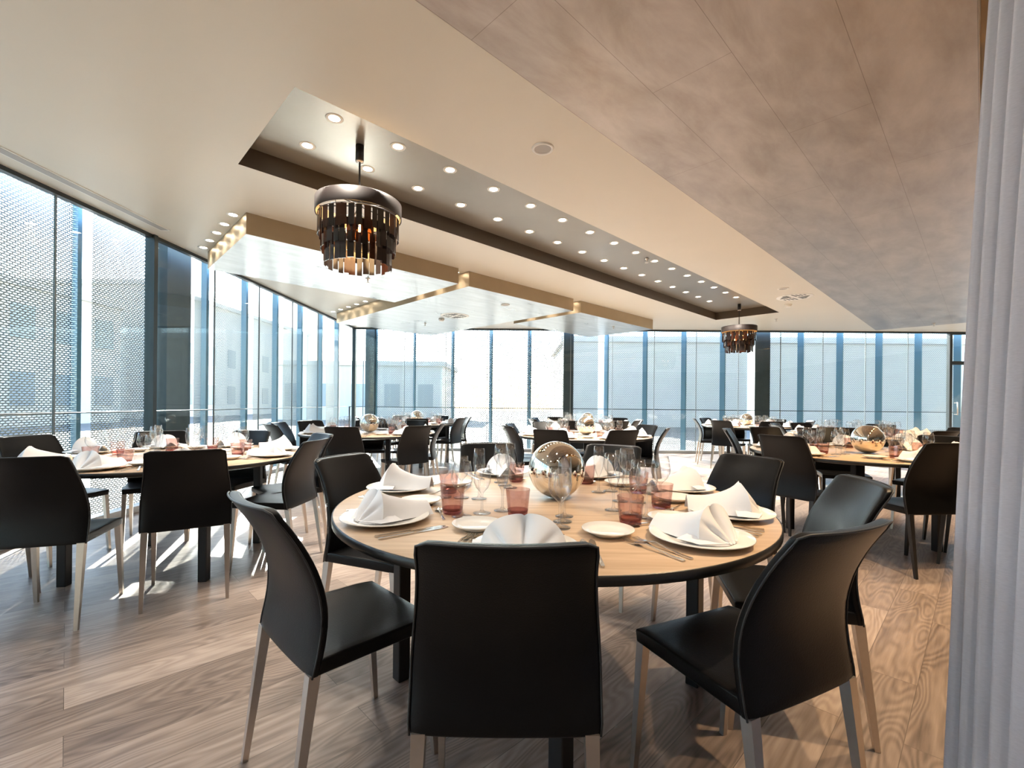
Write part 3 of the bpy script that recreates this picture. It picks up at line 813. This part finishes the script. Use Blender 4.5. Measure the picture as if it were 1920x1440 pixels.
def setting(cx, cy, ang, place, tab, rich, jit, special=False):
    """place setting at angle ang (degrees) round the table; u = outward, right = the diner's right hand"""
    a = math.radians(ang); rnd = jit
    U = Vector((math.cos(a), math.sin(a))); Rt = Vector((-U.y, U.x))      # diner faces -U, right hand is +angle
    def at(rad, da=0., side=0.):
        b = math.radians(ang + da); return Vector((cx + rad * math.cos(b), cy + rad * math.sin(b))) + Rt * side
    face = math.atan2(-U.y, -U.x) - PI / 2      # local +y points to the table centre
    W = 'at the %s place of the %s' % (place, tab)
    p = at(.675)
    put('dinner_plate', ME['dinner_plate'], p.x, p.y, ZTAB, 0, 'large white dinner plate ' + W, 'plate', 'dinner plates on the tables')
    q = p + U * .012
    put('napkin', rnd.choice(NAP), q.x, q.y, ZTAB + .0085, face + rnd.uniform(-.18, .18), 'white napkin folded into a fan ' + W, 'napkin', 'folded napkins on the plates').scale = (1.32, 1.1, 1.0) if special else (1.06, 1.05, 1.0)
    s_ = at(.515, -20.5)
    put('side_plate', ME['side_plate'], s_.x, s_.y, ZTAB, 0, 'small white side plate ' + W, 'plate', 'side plates on the tables')
    t = at(.30 if special else .44, -16 if special else rnd.uniform(-4, 4))
    r = empty('tumbler', (t.x, t.y, ZTAB + .0005), rnd.uniform(0, 1), 'pink faceted tumbler ' + W, 'tumbler', 'pink tumblers on the tables')
    o = bpy.data.objects.new('cup', ME['tumbler']); C.objects.link(o); o.parent = r
    o = bpy.data.objects.new('thick_bottom', ME['tumbler_bottom']); C.objects.link(o); o.parent = r
    for nm, rad, da, d in (('wine_glass', .435, 11, 'large stemmed wine glass '), ('white_wine_glass', .355, 13, 'smaller stemmed wine glass '), ('champagne_flute', .285, 15, 'slim champagne flute ')):
        g = at(rad + rnd.uniform(-.008, .008), da + rnd.uniform(-1.5, 1.5))
        put(nm, ME[nm], g.x, g.y, ZTAB + .0005, rnd.uniform(0, 6), d + W, 'glass', {'wine_glass': 'large wine glasses', 'white_wine_glass': 'smaller wine glasses', 'champagne_flute': 'champagne flutes'}[nm] + ' on the tables')
    if rich > 0:
        for nm, sd, lab in (('table_knife', .172, 'inner steel knife '), ('table_knife', .200, 'outer steel knife '),
                            ('table_fork', -.172, 'inner steel fork '), ('table_fork', -.202, 'outer steel fork ')):
            k = at(.775 - abs(sd) * .10, 0, sd) 
            put(nm, ME[nm], k.x, k.y, ZTAB, face + rnd.uniform(-.05, .05) + (.10 if sd > 0 else -.10), lab + W, 'cutlery', 'knives and forks on the tables')
    if rich > 1:
        k = at(.505, 2, .075)
        put('dessert_spoon', ME['dessert_spoon'], k.x, k.y, ZTAB, face + PI / 2 - .25, 'dessert spoon lying above the plate ' + W, 'cutlery', 'dessert cutlery on the front table')

def globe(x, y, R, label):
    o = MB().lathe([(R * math.sin(PI * k / 40), -R * math.cos(PI * k / 40)) for k in range(41)], 72, False).build('mirrored_globe', M_globe, loc=(x, y, ZTAB + R + .001))
    return tag(o, label, 'ornament', 'mirrored globes on the tables')

SECT = ['near', 'near-right', 'right', 'far-right', 'far', 'far-left', 'left', 'near-left']
def lay(tab, cx, cy, chairs, ra, rich, ball, rl=.57, plates=None, tlabel=None, seed=1):
    rnd = random.Random(seed)
    table(cx, cy, math.radians(ra), tlabel, 'round oak dining tables', rl)
    L = []
    for c in chairs:
        ang = math.degrees(math.atan2(c[1] - cy, c[0] - cx))
        L.append(((ang + 114) % 360, ang, c))
    L.sort(key=lambda z: z[0])
    for k, (_, ang, c) in enumerate(L):
        kind = c[3] if len(c) > 3 else 'steel'
        chair(kind, c[0], c[1], c[2], 'black leather chair with %s legs at the %s place of the %s' % ('steel' if kind == 'steel' else 'black', SECT[k], tab), 'black leather dining chairs')
        pa = plates[k] if plates else ang
        setting(cx, cy, pa, SECT[k], tab, rich, rnd, special=(tab == 'front table' and k == 0))
    if ball: globe(cx + ball[0], cy + ball[1], .1175, 'mirrored champagne metal globe on the %s' % tab)

lay('front table', .128, 1.882, [(-.02, .89, -89), (.77, 1.05, -64), (1.30, 1.71, -12), (1.27, 2.49, 27), (.64, 3.06, 62), (-.21, 3.12, 104), (-.90, 2.30, 158), (-.76, 1.255, -134)],
    0, 2, (.035, .04), .60, [-99, -53, -20, 21, 64, 108, 166, -147], 'round oak table with black rim in the foreground, fully laid', 1)
lay('left window table', -2.42, 3.20, [(-2.33, 2.1, -71), (-1.80, 2.46, -58), (-1.41, 3.23, -2), (-1.63, 3.85, 47), (-2.42, 4.16, 84), (-3.12, 3.97, 124), (-3.64, 3.32, 172), (-3.27, 2.36, -128)],
    53, 1, None, .56, None, 'round oak table at the left, in sun by the side glass', 2)
lay('second left table', -1.9, 5.83, [(-1.9, 4.88, -89), (-1.13, 5.27, -42), (-.96, 5.92, 4), (-1.52, 6.85, 70), (-2.25, 6.85, 110), (-2.93, 6.38, 145), (-3.05, 5.75, 182), (-2.87, 5.22, -130)],
    40, 1, (0, 0), .57, None, 'round oak table behind the left one, with a globe', 3)
lay('far-left table', -1.87, 8.43, [(-1.66, 7.5, -73), (-.98, 8.08, -17), (-.93, 8.72, 22), (-1.58, 9.35, 72), (-2.36, 9.26, 118), (-2.85, 8.65, 160), (-2.83, 7.98, 200), (-2.35, 7.5, 242)],
    20, 0, (0, 0), .57, None, 'round table in the far left corner by both glass walls', 4)
lay('middle table', .82, 5.75, [(.32, 4.75, -112), (1.13, 4.82, -68), (1.77, 5.40, -20), (1.73, 6.08, 26), (1.2, 6.68, 68), (.36, 6.72, 116), (-.13, 6.02, 165), (-.15, 5.45, 203)],
    35, 1, (.03, 0), .57, None, 'round oak table in the middle, behind the front table', 5)
lay('far-middle table', 1.22, 8.2, [(.80, 7.25, -113), (1.62, 7.28, -66), (2.02, 7.71, -30), (2.16, 8.1, 2), (1.98, 8.95, 48), (.72, 9.15, 116), (.28, 8.55, 160), (.22, 7.85, 200)],
    15, 0, (.02, 0), .57, None, 'round table far in the middle, near the back glass wall', 6)
lay('right table', 2.92, 3.97, [(2.03, 3.60, -150, 'black'), (2.84, 3.02, -84, 'black'), (3.55, 3.12, -48, 'black'), (3.99, 3.75, -4, 'black'), (4.03, 4.40, 30), (3.45, 5.02, 66, 'black'), (2.64, 4.98, 102, 'black'), (2.05, 4.57, 150, 'black')],
    -38, 1, (.0, -.10), .5, None, 'round oak table at the right, beside the curtain', 7)
lay('bare-centred right table', 4.65, 6.35, [(3.62, 5.68, -140), (4.88, 5.26, -80), (5.55, 5.62, -40), (5.88, 6.15, -6), (5.52, 7.05, 42), (4.5, 7.40, 98), (3.95, 7.15, 134), (3.57, 6.45, 176)],
    10, 0, None, .57, None, 'round table without a globe, behind the right one', 8)
lay('far-right table', 4.35, 8.7, [(3.52, 8.05, -142), (4.25, 7.72, -95), (4.98, 7.85, -52), (5.38, 8.45, -14), (5.2, 9.25, 30), (4.5, 9.72, 82), (3.83, 9.5, 124), (3.42, 9.0, 164)],
    28, 0, (-.05, 0), .57, None, 'round table far right, near the back glass wall', 9)

# ------------------------------------------------------------------ daylight
w = bpy.data.worlds.new('sky'); sc.world = w; w.use_nodes = True
nt = w.node_tree; nt.nodes.clear()
wo = nt.nodes.new('ShaderNodeOutputWorld'); bg = nt.nodes.new('ShaderNodeBackground')
sky = nt.nodes.new('ShaderNodeTexSky'); sky.sky_type = 'NISHITA'; sky.sun_disc = False
sky.sun_elevation = .465; sky.sun_rotation = -.401; sky.dust_density = .5; sky.air_density = 1.
lk(nt, sky.outputs[0], bg.inputs[0]); bg.inputs[1].default_value = .40
lk(nt, bg.outputs[0], wo.inputs[0])
sun = bpy.data.lights.new('sun', 'SUN'); sun.energy = 22.; sun.angle = .009; sun.color = (1., .95, .87)
so = bpy.data.objects.new('sun', sun); C.objects.link(so)
d = Vector((.39, -.92, -.50))        # the way the sunlight travels
so.rotation_euler = d.to_track_quat('-Z', 'Y').to_euler()

# ------------------------------------------------------------------ camera
f = 859.; yaw = math.atan(12 / f); roll = .0095; h = 1.141
cam = bpy.data.cameras.new('camera'); cam.sensor_width = 36.; cam.sensor_fit = 'HORIZONTAL'; cam.lens = f / 1920 * 36.
cam.shift_y = 35 / 1920; cam.clip_start = .02; cam.clip_end = 300
co = bpy.data.objects.new('camera', cam); C.objects.link(co)
fw = Vector((-math.sin(yaw), math.cos(yaw), 0)); r0 = Vector((math.cos(yaw), math.sin(yaw), 0)); u0 = Vector((0, 0, 1))
rv = r0 * math.cos(roll) + u0 * math.sin(roll); uv_ = u0 * math.cos(roll) - r0 * math.sin(roll)
mw = Matrix((rv, uv_, -fw)).transposed().to_4x4(); mw.translation = (0, 0, h)
co.matrix_world = mw
sc.camera = co

sc.view_settings.view_transform = 'Standard'; sc.view_settings.look = 'None'; sc.view_settings.gamma = 1.; sc.view_settings.use_curve_mapping = False
sc.view_settings.exposure = 1.9
sc.cycles.max_bounces = 8; sc.cycles.diffuse_bounces = 4; sc.cycles.glossy_bounces = 4; sc.cycles.transparent_max_bounces = 24
sc.cycles.caustics_reflective = False; sc.cycles.caustics_refractive = False
sc.cycles.sample_clamp_indirect = 6.
sc.cycles.use_denoising = True
